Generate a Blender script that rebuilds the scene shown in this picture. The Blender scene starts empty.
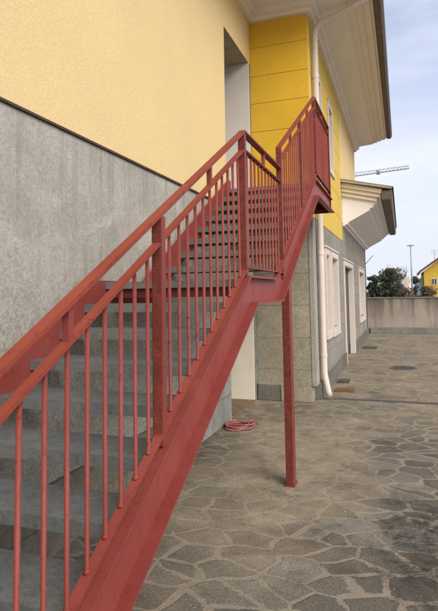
import bpy, bmesh, math, random
from mathutils import Vector, Matrix

C = bpy.context.scene.collection
scn = bpy.context.scene
R = math.radians
random.seed(7)

# ------------------------------------------------------------------ camera
FPX, PX, PY = 525.0, 219.0, 255.0
CAMZ = 1.6
cam_d = bpy.data.cameras.new('camera')
cam = bpy.data.objects.new('camera', cam_d)
C.objects.link(cam)
scn.camera = cam


def cam_axes():
    d = lambda p: Vector(((p[0] - PX) / FPX, -(p[1] - PY) / FPX, -1.0))
    Y = d((402.0, 290.0)).normalized()
    Z = d((117.0, -6700.0))
    Z = (Z - Z.dot(Y) * Y).normalized()
    X = Y.cross(Z)
    return Matrix((X, Y, Z))


cam.matrix_world = Matrix.Translation((0, 0, CAMZ)) @ cam_axes().to_4x4()
cam_d.sensor_fit = 'VERTICAL'
cam_d.sensor_height = 24.0
cam_d.sensor_width = 24.0
cam_d.lens = 24.0 * FPX / 611.0
cam_d.shift_y = (PY - 305.5) / 611.0
cam_d.clip_start = 0.05
cam_d.clip_end = 3000.0

# ------------------------------------------------------------------ sky, sun, exposure
SUN_EL, SUN_AZ = R(36), R(130)          # azimuth clockwise from +Y: behind the camera, to the right
wd = bpy.data.worlds.new('World')
scn.world = wd
wd.use_nodes = True
nt = wd.node_tree
nt.nodes.clear()
wo = nt.nodes.new('ShaderNodeOutputWorld')
bg = nt.nodes.new('ShaderNodeBackground')
sky = nt.nodes.new('ShaderNodeTexSky')
sky.sky_type = 'NISHITA'
sky.sun_disc = False
sky.sun_elevation = SUN_EL
sky.sun_rotation = SUN_AZ
sky.air_density = 1.2
sky.dust_density = 2.0
tc = nt.nodes.new('ShaderNodeTexCoord')
mp = nt.nodes.new('ShaderNodeMapping')
mp.inputs['Scale'].default_value = (1.0, 1.0, 3.2)
n1 = nt.nodes.new('ShaderNodeTexNoise')
n1.inputs['Scale'].default_value = 2.3
n1.inputs['Detail'].default_value = 7.0
n1.inputs['Roughness'].default_value = 0.55
n1.inputs['Distortion'].default_value = 0.4
cr = nt.nodes.new('ShaderNodeValToRGB')
cr.color_ramp.elements[0].position = 0.36
cr.color_ramp.elements[0].color = (0.45, 0.45, 0.45, 1)
cr.color_ramp.elements[1].position = 0.62
cr.color_ramp.elements[1].color = (0.97, 0.97, 0.97, 1)
n2 = nt.nodes.new('ShaderNodeTexNoise')
n2.inputs['Scale'].default_value = 1.3
n2.inputs['Detail'].default_value = 4.0
cc = nt.nodes.new('ShaderNodeValToRGB')
cc.color_ramp.elements[0].position = 0.35
cc.color_ramp.elements[0].color = (4.7, 5.15, 6.9, 1)
cc.color_ramp.elements[1].position = 0.68
cc.color_ramp.elements[1].color = (6.5, 6.7, 7.6, 1)
mx = nt.nodes.new('ShaderNodeMix')
mx.data_type = 'RGBA'
nt.links.new(tc.outputs['Generated'], mp.inputs['Vector'])
nt.links.new(mp.outputs['Vector'], n1.inputs['Vector'])
nt.links.new(mp.outputs['Vector'], n2.inputs['Vector'])
nt.links.new(n1.outputs['Fac'], cr.inputs['Fac'])
nt.links.new(n2.outputs['Fac'], cc.inputs['Fac'])
nt.links.new(cr.outputs['Color'], mx.inputs['Factor'])
nt.links.new(sky.outputs['Color'], mx.inputs['A'])
nt.links.new(cc.outputs['Color'], mx.inputs['B'])
sxyz = nt.nodes.new('ShaderNodeSeparateXYZ')
nt.links.new(tc.outputs['Generated'], sxyz.inputs[0])
hr = nt.nodes.new('ShaderNodeValToRGB')
hr.color_ramp.elements[0].position = 0.0
hr.color_ramp.elements[0].color = (0.75, 0.75, 0.75, 1)
hr.color_ramp.elements[1].position = 0.35
hr.color_ramp.elements[1].color = (0, 0, 0, 1)
nt.links.new(sxyz.outputs[2], hr.inputs['Fac'])
mh_ = nt.nodes.new('ShaderNodeMix')
mh_.data_type = 'RGBA'
nt.links.new(hr.outputs['Color'], mh_.inputs['Factor'])
nt.links.new(mx.outputs['Result'], mh_.inputs['A'])
mh_.inputs['B'].default_value = (6.0, 6.35, 7.1, 1)
nt.links.new(mh_.outputs['Result'], bg.inputs['Color'])
bg.inputs['Strength'].default_value = 0.068
nt.links.new(bg.outputs[0], wo.inputs[0])

sd = bpy.data.lights.new('sun', 'SUN')
sd.energy = 1.5
sd.angle = R(38)
sd.color = (1.0, 0.95, 0.87)
so = bpy.data.objects.new('sun', sd)
C.objects.link(so)
sdir = Vector((math.sin(SUN_AZ) * math.cos(SUN_EL), math.cos(SUN_AZ) * math.cos(SUN_EL), math.sin(SUN_EL)))
so.rotation_euler = sdir.to_track_quat('Z', 'Y').to_euler()
so.location = (10, -10, 20)

vs = scn.view_settings
vs.view_transform = 'Standard'
vs.look = 'None'
vs.gamma = 1.0
vs.exposure = 1.15
vs.use_curve_mapping = False
scn.render.engine = 'CYCLES'
scn.cycles.max_bounces = 8
scn.cycles.diffuse_bounces = 4


# ------------------------------------------------------------------ node helpers
class NT:
    def __init__(self, name):
        self.m = bpy.data.materials.new(name)
        self.m.use_nodes = True
        self.t = self.m.node_tree
        self.b = self.t.nodes['Principled BSDF']
        self.co = self.t.nodes.new('ShaderNodeTexCoord').outputs['Object']

    def n(self, typ, **kw):
        nd = self.t.nodes.new(typ)
        for k, v in kw.items():
            if k in nd.inputs:
                self.set(nd.inputs[k], v)
            else:
                setattr(nd, k, v)
        return nd

    def set(self, sock, v):
        if isinstance(v, bpy.types.NodeSocket):
            self.t.links.new(v, sock)
        else:
            if sock.type == 'RGBA' and len(v) == 3:
                v = (*v, 1)
            sock.default_value = v

    def scale(self, vec, s):
        nd = self.t.nodes.new('ShaderNodeMapping')
        self.set(nd.inputs['Vector'], vec)
        nd.inputs['Scale'].default_value = s
        return nd.outputs[0]

    def noise(self, scale, detail=5, rough=0.6, vec=None, dist=0.0, out='Fac'):
        nd = self.n('ShaderNodeTexNoise', Scale=scale, Detail=detail, Roughness=rough, Distortion=dist)
        self.set(nd.inputs['Vector'], vec or self.co)
        return nd.outputs[out]

    def ramp(self, fac, a, b, ca=(0, 0, 0), cb=(1, 1, 1)):
        nd = self.t.nodes.new('ShaderNodeValToRGB')
        e = nd.color_ramp.elements
        e[0].position = a
        e[1].position = b
        e[0].color = (*ca, 1)
        e[1].color = (*cb, 1)
        self.set(nd.inputs[0], fac)
        return nd.outputs[0]

    def mix(self, fac, a, b, mode='MIX'):
        nd = self.t.nodes.new('ShaderNodeMix')
        nd.data_type = 'RGBA'
        nd.blend_type = mode
        self.set(nd.inputs['Factor'], fac)
        self.set(nd.inputs['A'], a)
        self.set(nd.inputs['B'], b)
        return nd.outputs['Result']

    def math(self, op, a, b=0.0, c=None):
        nd = self.t.nodes.new('ShaderNodeMath')
        nd.operation = op
        self.set(nd.inputs[0], a)
        self.set(nd.inputs[1], b)
        if c is not None:
            self.set(nd.inputs[2], c)
        return nd.outputs[0]

    def sep(self, vec=None):
        nd = self.t.nodes.new('ShaderNodeSeparateXYZ')
        self.set(nd.inputs[0], vec or self.co)
        return nd.outputs

    def comb(self, x, y, z):
        nd = self.t.nodes.new('ShaderNodeCombineXYZ')
        for i, v in enumerate((x, y, z)):
            self.set(nd.inputs[i], v)
        return nd.outputs[0]

    def bump(self, h, strength, dist=0.01, prev=None):
        nd = self.n('ShaderNodeBump', Strength=strength, Distance=dist, Height=h)
        if prev is not None:
            self.set(nd.inputs['Normal'], prev)
        return nd.outputs[0]

    def out(self, col=None, rough=None, normal=None, metal=None, spec=None):
        if col is not None: self.set(self.b.inputs['Base Color'], col)
        if rough is not None: self.set(self.b.inputs['Roughness'], rough)
        if normal is not None: self.set(self.b.inputs['Normal'], normal)
        if metal is not None: self.set(self.b.inputs['Metallic'], metal)
        if spec is not None: self.set(self.b.inputs['Specular IOR Level'], spec)
        return self.m


def stucco(name, col, var=0.06, grain=170, gs=0.35, stain=(0.6, 0.55, 0.45), stain_amt=0.25, streaks=True):
    k = NT(name)
    big = k.noise(0.9, 6, 0.6)
    fine = k.math('MULTIPLY_ADD', k.noise(grain * 2.7, 3, 0.6), 0.4, k.math('MULTIPLY', k.noise(grain, 3, 0.65), 0.6))
    c = k.mix(k.ramp(big, 0.3, 0.7), tuple(x * (1 - var) for x in col), tuple(min(1, x * (1 + var)) for x in col))
    c = k.mix(k.math('MULTIPLY', k.ramp(fine, 0.42, 0.58), 0.42), c, tuple(x * y for x, y in zip(col, (0.68, 0.64, 0.56))))
    if streaks:
        s = k.noise(1.0, 5, 0.65, k.scale(k.co, (5.0, 5.0, 0.45)))
        c = k.mix(k.math('MULTIPLY', k.ramp(s, 0.5, 0.8), stain_amt), c, tuple(x * y for x, y in zip(col, stain)))
    h = k.math('ADD', fine, k.math('MULTIPLY', k.noise(grain * 0.3, 3), 0.8))
    return k.out(c, 0.92, k.bump(h, gs, 0.004), spec=0.25)


def concrete(name, col, dark, grain=90, gs=0.5, blocks=None, streak=0.5):
    k = NT(name)
    big = k.noise(1.3, 8, 0.68, dist=0.3)
    mid = k.noise(7, 6, 0.7)
    fine = k.noise(grain, 4, 0.7)
    c = k.mix(k.ramp(big, 0.33, 0.66), dark, col)
    c = k.mix(k.math('MULTIPLY', k.ramp(mid, 0.5, 0.72), 0.55), c, tuple(x * 0.62 for x in dark))
    c = k.mix(k.math('MULTIPLY', k.ramp(fine, 0.44, 0.6), 0.55), c, tuple(x * 0.45 for x in col))
    s = k.noise(1.0, 6, 0.7, k.scale(k.co, (3.5, 3.5, 0.5)))
    c = k.mix(k.math('MULTIPLY', k.ramp(s, 0.52, 0.75), streak), c, tuple(x * 0.6 for x in dark))
    # pale lime bloom
    lim = k.noise(2.6, 7, 0.7, dist=0.8)
    c = k.mix(k.math('MULTIPLY', k.ramp(lim, 0.6, 0.75), 0.4), c, tuple(min(1, x * 1.3) for x in col))
    h = k.math('ADD', k.math('MULTIPLY', fine, 0.6), mid)
    nrm = k.bump(h, gs, 0.008)
    if blocks:
        bw, bh, axis, amt = blocks
        x, y, z = k.sep()
        u = y if axis == 'Y' else x
        wob = k.math('MULTIPLY', k.noise(6, 3), 0.02)
        v = k.comb(k.math('ADD', u, wob), k.math('ADD', z, wob), 0.0)
        br = k.n('ShaderNodeTexBrick', Scale=1.0)
        br.offset = 0.5
        k.set(br.inputs['Vector'], v)
        k.set(br.inputs['Mortar Size'], 0.006)
        k.set(br.inputs['Mortar Smooth'], 0.3)
        k.set(br.inputs['Brick Width'], bw)
        k.set(br.inputs['Row Height'], bh)
        k.set(br.inputs['Color1'], (0.35, 0.35, 0.35))
        k.set(br.inputs['Color2'], (0.65, 0.65, 0.65))
        c = k.mix(0.25, c, k.mix(1.0, c, k.mix(0.0, br.outputs['Color'], (1, 1, 1)), 'OVERLAY'))
        c = k.mix(k.math('MULTIPLY', br.outputs['Fac'], amt), c, tuple(x * 0.55 for x in dark))
        nrm = k.bump(k.math('SUBTRACT', 1.0, br.outputs['Fac']), 0.5, 0.006, nrm)
    return k.out(c, 0.95, nrm, spec=0.2)


def plinth_mat():
    k = NT('roughcast_plinth')
    x, y, z = k.sep()
    grit = k.math('MULTIPLY_ADD', k.noise(130, 3, 0.7), 0.45, k.math('MULTIPLY', k.noise(48, 4, 0.7), 0.55))
    big = k.noise(0.9, 7, 0.7, dist=0.6)
    c = k.mix(k.ramp(big, 0.32, 0.68), (0.36, 0.335, 0.285), (0.55, 0.51, 0.445))
    pale = k.noise(2.2, 8, 0.75, dist=1.0)
    c = k.mix(k.math('MULTIPLY', k.ramp(pale, 0.55, 0.7), 0.55), c, (0.62, 0.585, 0.52))
    st = k.noise(1.0, 7, 0.72, k.scale(k.co, (4.5, 4.5, 0.35)))
    c = k.mix(k.math('MULTIPLY', k.ramp(st, 0.5, 0.68), 0.35), c, (0.27, 0.245, 0.20))
    st2 = k.noise(1.0, 7, 0.72, k.scale(k.co, (11.0, 11.0, 0.9)))
    spl = k.noise(1.5, 5, 0.6)
    c = k.mix(k.math('MULTIPLY', k.math('MULTIPLY', k.ramp(st2, 0.56, 0.7), k.ramp(spl, 0.42, 0.6)), 0.7), c, (0.17, 0.15, 0.12))
    # vertical shrinkage cracks at panel joints
    wob = k.math('MULTIPLY', k.math('SUBTRACT', k.noise(5, 5, 0.7), 0.5), 0.10)
    md = k.math('ABSOLUTE', k.math('SUBTRACT', k.math('FRACT', k.math('DIVIDE', k.math('ADD', y, wob), 1.35)), 0.5))
    cr_ = k.ramp(md, 0.002, 0.012, (1, 1, 1), (0, 0, 0))
    c = k.mix(k.math('MULTIPLY', cr_, k.ramp(k.noise(3, 4), 0.35, 0.6, (0, 0, 0), (0.55, 0.55, 0.55))), c, (0.16, 0.145, 0.12))
    # drips running down from the strip above
    yn = k.noise(1.0, 4, 0.7, k.scale(k.co, (0.0, 7.0, 0.0)))
    ln = k.noise(1.0, 3, 0.5, k.scale(k.co, (0.0, 3.1, 0.0)))
    dz = k.math('SUBTRACT', 2.7, z)
    dr = k.math('SUBTRACT', k.math('MULTIPLY', ln, 1.5), dz)
    dr = k.ramp(dr, -0.1, 0.6)
    c = k.mix(k.math('MULTIPLY', k.math('MULTIPLY', dr, k.ramp(yn, 0.5, 0.64)), 0.42), c, (0.20, 0.18, 0.148))
    sm = k.noise(0.8, 8, 0.75, k.scale(k.co, (1.0, 1.0, 1.6)), dist=1.4)
    c = k.mix(k.math('MULTIPLY', k.ramp(sm, 0.54, 0.62), 0.5), c, (0.60, 0.565, 0.50))
    # darker lower zone, broken up by the grit
    low = k.n('ShaderNodeMapRange')
    k.set(low.inputs['Value'], k.math('ADD', z, k.math('MULTIPLY', k.math('SUBTRACT', k.noise(2.4, 7, 0.75), 0.5), 1.6)))
    for nm, v in (('From Min', 1.25), ('From Max', 1.9), ('To Min', 0.6), ('To Max', 0.0)):
        k.set(low.inputs[nm], v)
    c = k.mix(k.math('MULTIPLY', low.outputs[0], k.ramp(grit, 0.4, 0.58)), c, (0.15, 0.132, 0.095))
    c = k.mix(k.math('MULTIPLY', k.ramp(grit, 0.46, 0.6), 0.5), c, (0.20, 0.18, 0.15))
    return k.out(c, 0.95, k.bump(k.math('MULTIPLY_ADD', k.noise(60, 8, 0.8), 0.6, k.math('MULTIPLY', k.noise(150, 4, 0.8), 0.4)), 0.55, 0.01), spec=0.2)


def red_paint(name, rust=0.25, base=(0.245, 0.046, 0.035), front_rust=False, ledge_shade=False):
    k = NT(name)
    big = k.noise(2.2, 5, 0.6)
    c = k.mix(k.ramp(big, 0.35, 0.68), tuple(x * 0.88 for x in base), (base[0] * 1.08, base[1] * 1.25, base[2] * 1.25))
    # chalky faded bloom
    fade = k.noise(9, 6, 0.7)
    c = k.mix(k.math('MULTIPLY', k.ramp(fade, 0.5, 0.8), 0.25), c, (0.27, 0.065, 0.045))
    # each bar was brushed and has weathered a little differently
    oi = k.t.nodes.new('ShaderNodeObjectInfo')
    c = k.mix(k.math('MULTIPLY', oi.outputs['Random'], 0.28), c, (0.19, 0.036, 0.026))
    # chipped spots showing primer and rust
    chip = k.math('MULTIPLY', k.ramp(k.noise(75, 3, 0.6), 0.64, 0.68), k.ramp(k.noise(4.3, 4, 0.6), 0.42, 0.6))
    c = k.mix(k.math('MULTIPLY', chip, 0.85), c, (0.07, 0.022, 0.014))
    # runs of rust and dark water marks
    run = k.noise(1.0, 6, 0.75, k.scale(k.co, (22.0, 22.0, 2.2)))
    c = k.mix(k.math('MULTIPLY', k.ramp(run, 0.56, 0.70), 0.6), c, (0.13, 0.026, 0.018))
    r = k.noise(34, 6, 0.75)
    patch = k.noise(3.1, 4, 0.6)
    mask = k.math('MULTIPLY', k.ramp(r, 0.55, 0.66), k.ramp(patch, 0.45, 0.62))
    mask = k.math('MULTIPLY', mask, rust * 2.2)
    if front_rust:
        ge = k.t.nodes.new('ShaderNodeNewGeometry')
        ny = k.sep(ge.outputs['Normal'])[1]
        fr = k.math('LESS_THAN', ny, -0.5)
        r2 = k.ramp(k.math('MULTIPLY_ADD', k.noise(120, 4, 0.75), 0.6, k.math('MULTIPLY', k.noise(16, 5, 0.7), 0.4)), 0.40, 0.55)
        mask = k.math('MAXIMUM', mask, k.math('MULTIPLY', fr, k.math('MULTIPLY', r2, 0.78)))
    if ledge_shade:       # shade and grime painted as darker red on the upward ledges
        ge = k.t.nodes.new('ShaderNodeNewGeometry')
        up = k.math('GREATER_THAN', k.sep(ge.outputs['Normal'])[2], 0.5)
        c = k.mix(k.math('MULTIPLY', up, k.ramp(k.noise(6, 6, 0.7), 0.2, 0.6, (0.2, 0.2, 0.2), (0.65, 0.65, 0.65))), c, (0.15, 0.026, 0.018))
    mask = k.math('MINIMUM', mask, 1.0)
    rc = k.mix(k.noise(60, 3), (0.032, 0.009, 0.006), (0.12, 0.032, 0.012))
    c = k.mix(mask, c, rc)
    rg = k.math('ADD', 0.52, k.math('MULTIPLY', mask, 0.4))
    h = k.math('ADD', k.math('MULTIPLY', mask, -0.6), k.math('MULTIPLY', k.noise(55, 3), 0.25))
    return k.out(c, rg, k.bump(h, 0.25, 0.003), spec=0.25)


def plain(name, col, rough=0.6, var=0.12, scale=6.0, metal=0.0, bump=0.1, dirt=0.25):
    k = NT(name)
    a = k.noise(scale, 6, 0.65)
    c = k.mix(k.ramp(a, 0.3, 0.7), tuple(x * (1 - var) for x in col), tuple(min(1, x * (1 + var)) for x in col))
    d = k.noise(1.0, 6, 0.7, k.scale(k.co, (9.0, 9.0, 1.2)))
    c = k.mix(k.math('MULTIPLY', k.ramp(d, 0.52, 0.8), dirt), c, tuple(x * 0.5 for x in col))
    return k.out(c, rough, k.bump(k.noise(80, 3), bump, 0.003), metal=metal, spec=0.35)


def galv(name, tread=True):
    k = NT(name)
    v = k.n('ShaderNodeTexVoronoi', Scale=55.0)
    k.set(v.inputs['Vector'], k.co)
    c = k.mix(k.ramp(k.noise(3, 3, 0.5), 0.3, 0.7), (0.14, 0.15, 0.148), (0.235, 0.24, 0.228))
    c = k.mix(k.math('MULTIPLY', k.sep(v.outputs['Color'])[0], 0.25), c, (0.26, 0.29, 0.29))
    dirt = k.math('MULTIPLY_ADD', k.noise(34, 6, 0.8), 0.6, k.math('MULTIPLY', k.noise(9, 6, 0.75), 0.4))
    c = k.mix(k.math('MULTIPLY', k.ramp(dirt, 0.46, 0.60), 0.6), c, (0.085, 0.08, 0.066))
    nrm = k.bump(k.noise(60, 4), 0.25, 0.002)
    if tread:   # raised tear pattern pressed into the top sheet
        x, y, z = k.sep()
        s1 = k.math('SINE', k.math('MULTIPLY', k.math('ADD', x, y), 260.0))
        s2 = k.math('SINE', k.math('MULTIPLY', k.math('SUBTRACT', x, y), 260.0))
        pat = k.math('MAXIMUM', k.math('MULTIPLY', s1, s2), 0.0)
        pat = k.ramp(pat, 0.25, 0.6)
        ge = k.t.nodes.new('ShaderNodeNewGeometry')
        up = k.math('GREATER_THAN', k.sep(ge.outputs['Normal'])[2], 0.6)
        pat = k.math('MULTIPLY', pat, up)
        c = k.mix(k.math('MULTIPLY', pat, 0.4), c, (0.34, 0.35, 0.345))
        nrm = k.bump(pat, 0.8, 0.004, nrm)
    return k.out(c, 0.55, nrm, metal=0.35, spec=0.4)


def paving_mat():
    k = NT('crazy_paving')
    wx = k.math('MULTIPLY', k.math('SUBTRACT', k.noise(1.3, 2), 0.5), 0.28)
    wy = k.math('MULTIPLY', k.math('SUBTRACT', k.noise(1.6, 2, vec=k.scale(k.co, (1.0, 1.03, 1.0))), 0.5), 0.28)
    rg = k.math('MULTIPLY', k.math('SUBTRACT', k.noise(12, 6, 0.75), 0.5), 0.075)
    x, y, z = k.sep()
    vec = k.comb(k.math('ADD', k.math('ADD', k.math('MULTIPLY_ADD', x, 0.9, 3.7), wx), rg), k.math('ADD', k.math('ADD', k.math('MULTIPLY_ADD', y, 1.25, 11.3), wy), rg), 0.0)
    SC = 4.1
    ve = k.n('ShaderNodeTexVoronoi', feature='DISTANCE_TO_EDGE', voronoi_dimensions='2D', Scale=SC)
    k.set(ve.inputs['Vector'], vec)
    vc = k.n('ShaderNodeTexVoronoi', feature='F1', voronoi_dimensions='2D', Scale=SC)
    k.set(vc.inputs['Vector'], vec)
    for v in (ve, vc):
        v.inputs['Randomness'].default_value = 1.0
    edge = ve.outputs['Distance']
    rnd = k.sep(vc.outputs['Color'])
    jw = k.math('ADD', 0.015, k.math('MULTIPLY', k.ramp(k.noise(2.3, 5, 0.65), 0.35, 0.7), 0.12))
    stone = k.n('ShaderNodeMapRange', interpolation_type='SMOOTHSTEP')
    k.set(stone.inputs['Value'], k.math('SUBTRACT', edge, jw))
    k.set(stone.inputs['From Min'], -0.012)
    k.set(stone.inputs['From Max'], 0.02)
    st = stone.outputs[0]
    grit = k.math('MULTIPLY_ADD', k.noise(170, 3, 0.7), 0.5, k.math('MULTIPLY', k.noise(70, 4, 0.7), 0.5))
    # porphyry slabs: mostly dark grey, some brown, a few pale
    sc = k.mix(rnd[0], (0.12, 0.107, 0.085), (0.265, 0.222, 0.162))
    sc = k.mix(k.ramp(rnd[1], 0.85, 0.92), sc, (0.17, 0.125, 0.083))
    sc = k.mix(k.ramp(rnd[2], 0.8, 0.86), sc, (0.29, 0.265, 0.215))
    sc = k.mix(k.math('MULTIPLY', k.ramp(k.noise(7, 7, 0.75), 0.4, 0.68), 0.5), sc, (0.24, 0.20, 0.145))
    sc = k.mix(k.math('MULTIPLY', k.ramp(grit, 0.42, 0.56), 0.68), sc, (0.055, 0.050, 0.040))
    mc = k.mix(k.noise(9, 6, 0.7), (0.22, 0.182, 0.128), (0.41, 0.345, 0.255))
    mc = k.mix(k.math('MULTIPLY', k.ramp(grit, 0.45, 0.58), 0.6), mc, (0.16, 0.125, 0.085))
    c = k.mix(st, mc, sc)
    # cement dust trodden over the stones, thick beside the stair
    dn = k.noise(1.0, 8, 0.7, dist=0.5)
    # blob of trodden dust: under the stair and round the post
    ex = k.math('MULTIPLY', k.math('ADD', x, 1.05), 1.0)
    ey = k.math('MULTIPLY', k.math('SUBTRACT', y, 4.7), 0.42)
    er = k.math('SQRT', k.math('ADD', k.math('MULTIPLY', ex, ex), k.math('MULTIPLY', ey, ey)))
    side = k.n('ShaderNodeMapRange')
    k.set(side.inputs['Value'], er)
    for nm, v in (('From Min', 0.25), ('From Max', 1.15), ('To Min', 0.75), ('To Max', -0.15)):
        k.set(side.inputs[nm], v)
    far = k.n('ShaderNodeMapRange')
    k.set(far.inputs['Value'], y)
    for nm, v in (('From Min', 3.6), ('From Max', 8.0), ('To Min', 0.02), ('To Max', 0.6)):
        k.set(far.inputs[nm], v)
    dm = k.math('ADD', k.math('ADD', k.math('MULTIPLY', k.math('SUBTRACT', dn, 0.5), 2.4), side.outputs[0]), far.outputs[0])
    dm = k.math('MULTIPLY', k.ramp(dm, 0.05, 0.75), 0.80)
    dc = k.mix(k.ramp(k.noise(3.6, 8, 0.78), 0.3, 0.7), (0.235, 0.18, 0.115), (0.60, 0.485, 0.335))
    dc = k.mix(k.math('MULTIPLY', k.ramp(grit, 0.42, 0.56), 0.62), dc, (0.15, 0.118, 0.078))
    c = k.mix(dm, c, dc)
    # blackened stain on the right foreground
    sx = k.math('SUBTRACT', x, 0.20)
    sy = k.math('SUBTRACT', y, 3.6)
    dd = k.math('SQRT', k.math('ADD', k.math('MULTIPLY', k.math('MULTIPLY', sx, sx), 1.8), k.math('MULTIPLY', k.math('MULTIPLY', sy, sy), 0.35)))
    dd = k.math('ADD', dd, k.math('MULTIPLY', k.math('SUBTRACT', k.noise(4.5, 8, 0.78), 0.5), 1.9))
    bl = k.ramp(dd, 0.30, 0.62, (1, 1, 1), (0, 0, 0))
    c = k.mix(k.math('MULTIPLY', k.math('MULTIPLY', bl, k.ramp(k.noise(17, 8, 0.8), 0.36, 0.56)), 0.85), c, (0.034, 0.029, 0.023))
    # grime in patches
    g = k.math('MULTIPLY', k.ramp(k.noise(2.7, 9, 0.8, dist=0.4), 0.52, 0.66), 0.6)
    c = k.mix(g, c, (0.07, 0.058, 0.042))
    h = k.math('ADD', k.math('MULTIPLY', st, k.math('SUBTRACT', 1.0, k.math('MULTIPLY', dm, 0.7))), k.math('MULTIPLY', k.noise(22, 6, 0.7), 0.35))
    h = k.math('ADD', h, k.math('MULTIPLY', grit, 0.8))
    return k.out(c, 0.9, k.bump(h, 0.6, 0.010), spec=0.25)


def perimeter_mat():
    k = NT('stained_wall_render')
    c = k.mix(k.ramp(k.noise(1.1, 6, 0.65), 0.3, 0.7), (0.29, 0.245, 0.20), (0.44, 0.375, 0.31))
    s = k.noise(1.0, 7, 0.7, k.scale(k.co, (3.5, 3.5, 0.22)))
    z = k.sep()[2]
    top = k.n('ShaderNodeMapRange')
    k.set(top.inputs['Value'], z)
    for nm, v in (('From Min', 0.55), ('From Max', 1.35), ('To Min', 0.0), ('To Max', 0.26)):
        k.set(top.inputs[nm], v)
    m = k.ramp(k.math('ADD', s, top.outputs[0]), 0.52, 0.80)
    c = k.mix(k.math('MULTIPLY', m, 0.85), c, (0.085, 0.07, 0.055))
    c = k.mix(k.math('MULTIPLY', k.ramp(k.noise(60, 4, 0.7), 0.45, 0.6), 0.3), c, (0.2, 0.16, 0.125))
    return k.out(c, 0.95, k.bump(k.noise(35, 5, 0.7), 0.4, 0.01), spec=0.2)


def leaf_mat(name, a, b):
    k = NT(name)
    ge = k.t.nodes.new('ShaderNodeNewGeometry')
    c = k.mix(ge.outputs['Random Per Island'], a, b)
    return k.out(c, 0.7, spec=0.3)


def tile_mat(name, a, b):
    k = NT(name)
    c = k.mix(k.ramp(k.noise(5, 6, 0.7), 0.3, 0.7), a, b)
    w = k.n('ShaderNodeTexWave', Scale=3.2, Distortion=0.4)
    w.bands_direction = 'Y'
    k.set(w.inputs['Vector'], k.co)
    c = k.mix(k.math('MULTIPLY', w.outputs['Fac'], 0.35), c, tuple(x * 0.4 for x in a))
    return k.out(c, 0.9, k.bump(w.outputs['Fac'], 0.6, 0.03))


M = {}
M['pale'] = stucco('pale_yellow_stucco', (0.82, 0.625, 0.32), 0.04, 95, 0.8, streaks=False)
M['accent'] = stucco('ochre_stucco', (0.76, 0.47, 0.042), 0.08, 95, 0.6, stain_amt=0.2)
M['accent_faded'] = stucco('faded_ochre_stucco', (0.72, 0.51, 0.11), 0.07, 95, 0.6, stain_amt=0.25)
M['plinth'] = plinth_mat()
M['block_base'] = concrete('pale_block_base', (0.36, 0.36, 0.32), (0.25, 0.25, 0.21), 90, 0.4, ('Y' and 0.6, 0.34, 'Y', 0.7), streak=0.3)
M['base_brown'] = concrete('brown_concrete_base', (0.25, 0.215, 0.165), (0.15, 0.13, 0.10), 40, 0.9, (0.9, 0.225, 'Y', 0.25), streak=0.4)  # darker brown concrete for the wall base behind the lower flight
M['front_conc'] = concrete('front_block_concrete', (0.44, 0.38, 0.29), (0.32, 0.275, 0.205), 45, 0.9, (9.0, 0.47, 'X', 0.45), streak=0.4)
M['conc_dark'] = concrete('dark_concrete_base', (0.22, 0.205, 0.17), (0.14, 0.13, 0.105), 60, 0.9, streak=0.4)
M['facade'] = concrete('grey_block_facade', (0.37, 0.34, 0.29), (0.28, 0.255, 0.215), 80, 0.45, (0.62, 0.3, 'Y', 0.45), streak=0.25)
M['trim'] = plain('white_stone_trim', (0.63, 0.555, 0.48), 0.75, 0.06, 5, dirt=0.25)
M['soffit'] = plain('painted_soffit', (0.80, 0.77, 0.76), 0.8, 0.04, 2.0, dirt=0.08)
M['mould'] = plain('painted_moulding', (0.78, 0.72, 0.64), 0.75, 0.05, 3.0, dirt=0.12)
M['pipe'] = plain('cream_pipe', (0.68, 0.58, 0.50), 0.5, 0.07, 4.0, dirt=0.2)
M['beige'] = plain('beige_jamb_plaster', (0.74, 0.67, 0.54), 0.85, 0.07, 2.5, dirt=0.3)
M['white'] = plain('white_jamb_plaster', (0.66, 0.62, 0.55), 0.85, 0.05, 2.5, dirt=0.15)
M['gutter'] = plain('brown_gutter_metal', (0.13, 0.098, 0.075), 0.55, 0.25, 5.0, dirt=0.4)
M['strip'] = plain('brown_drip_strip', (0.085, 0.05, 0.035), 0.6, 0.3, 8.0, dirt=0.5)
M['trim_dark'] = plain('grey_green_edge', (0.20, 0.205, 0.175), 0.8, 0.25, 8.0, dirt=0.4)
M['red'] = red_paint('red_oxide_paint', 0.38)
M['red_ledge'] = red_paint('red_stringer_paint', 0.18, (0.30, 0.061, 0.051), ledge_shade=True)
M['red_rail'] = red_paint('red_rail_paint', 0.3, (0.265, 0.047, 0.029))
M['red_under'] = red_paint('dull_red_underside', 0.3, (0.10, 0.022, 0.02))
M['red_post'] = red_paint('red_post_paint_rusted', 0.3, front_rust=True)
M['strip_grey'] = concrete('smooth_corner_render', (0.46, 0.42, 0.35), (0.36, 0.33, 0.27), 90, 0.2, streak=0.3)
M['galv'] = galv('galvanised_tread')
M['galv_dark'] = plain('galvanised_underside', (0.13, 0.13, 0.125), 0.6, 0.2, 6.0, metal=0.3)
M['paving'] = paving_mat()
M['earth'] = plain('bare_earth', (0.13, 0.11, 0.07), 0.95, 0.3, 0.4)
M['pwall'] = perimeter_mat()
M['curb'] = concrete('grey_curb', (0.30, 0.29, 0.26), (0.2, 0.19, 0.17), 50, 0.6)
M['rust'] = plain('rusted_iron', (0.20, 0.09, 0.035), 0.85, 0.35, 14, dirt=0.4)
M['iron'] = plain('dark_iron', (0.10, 0.09, 0.077), 0.7, 0.3, 12, metal=0.3)
M['grit'] = plain('mortar_crumbs', (0.24, 0.20, 0.15), 0.95, 0.6, 3.0)
M['hose'] = plain('faded_red_rubber', (0.34, 0.115, 0.105), 0.7, 0.45, 14, dirt=0.6)
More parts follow.
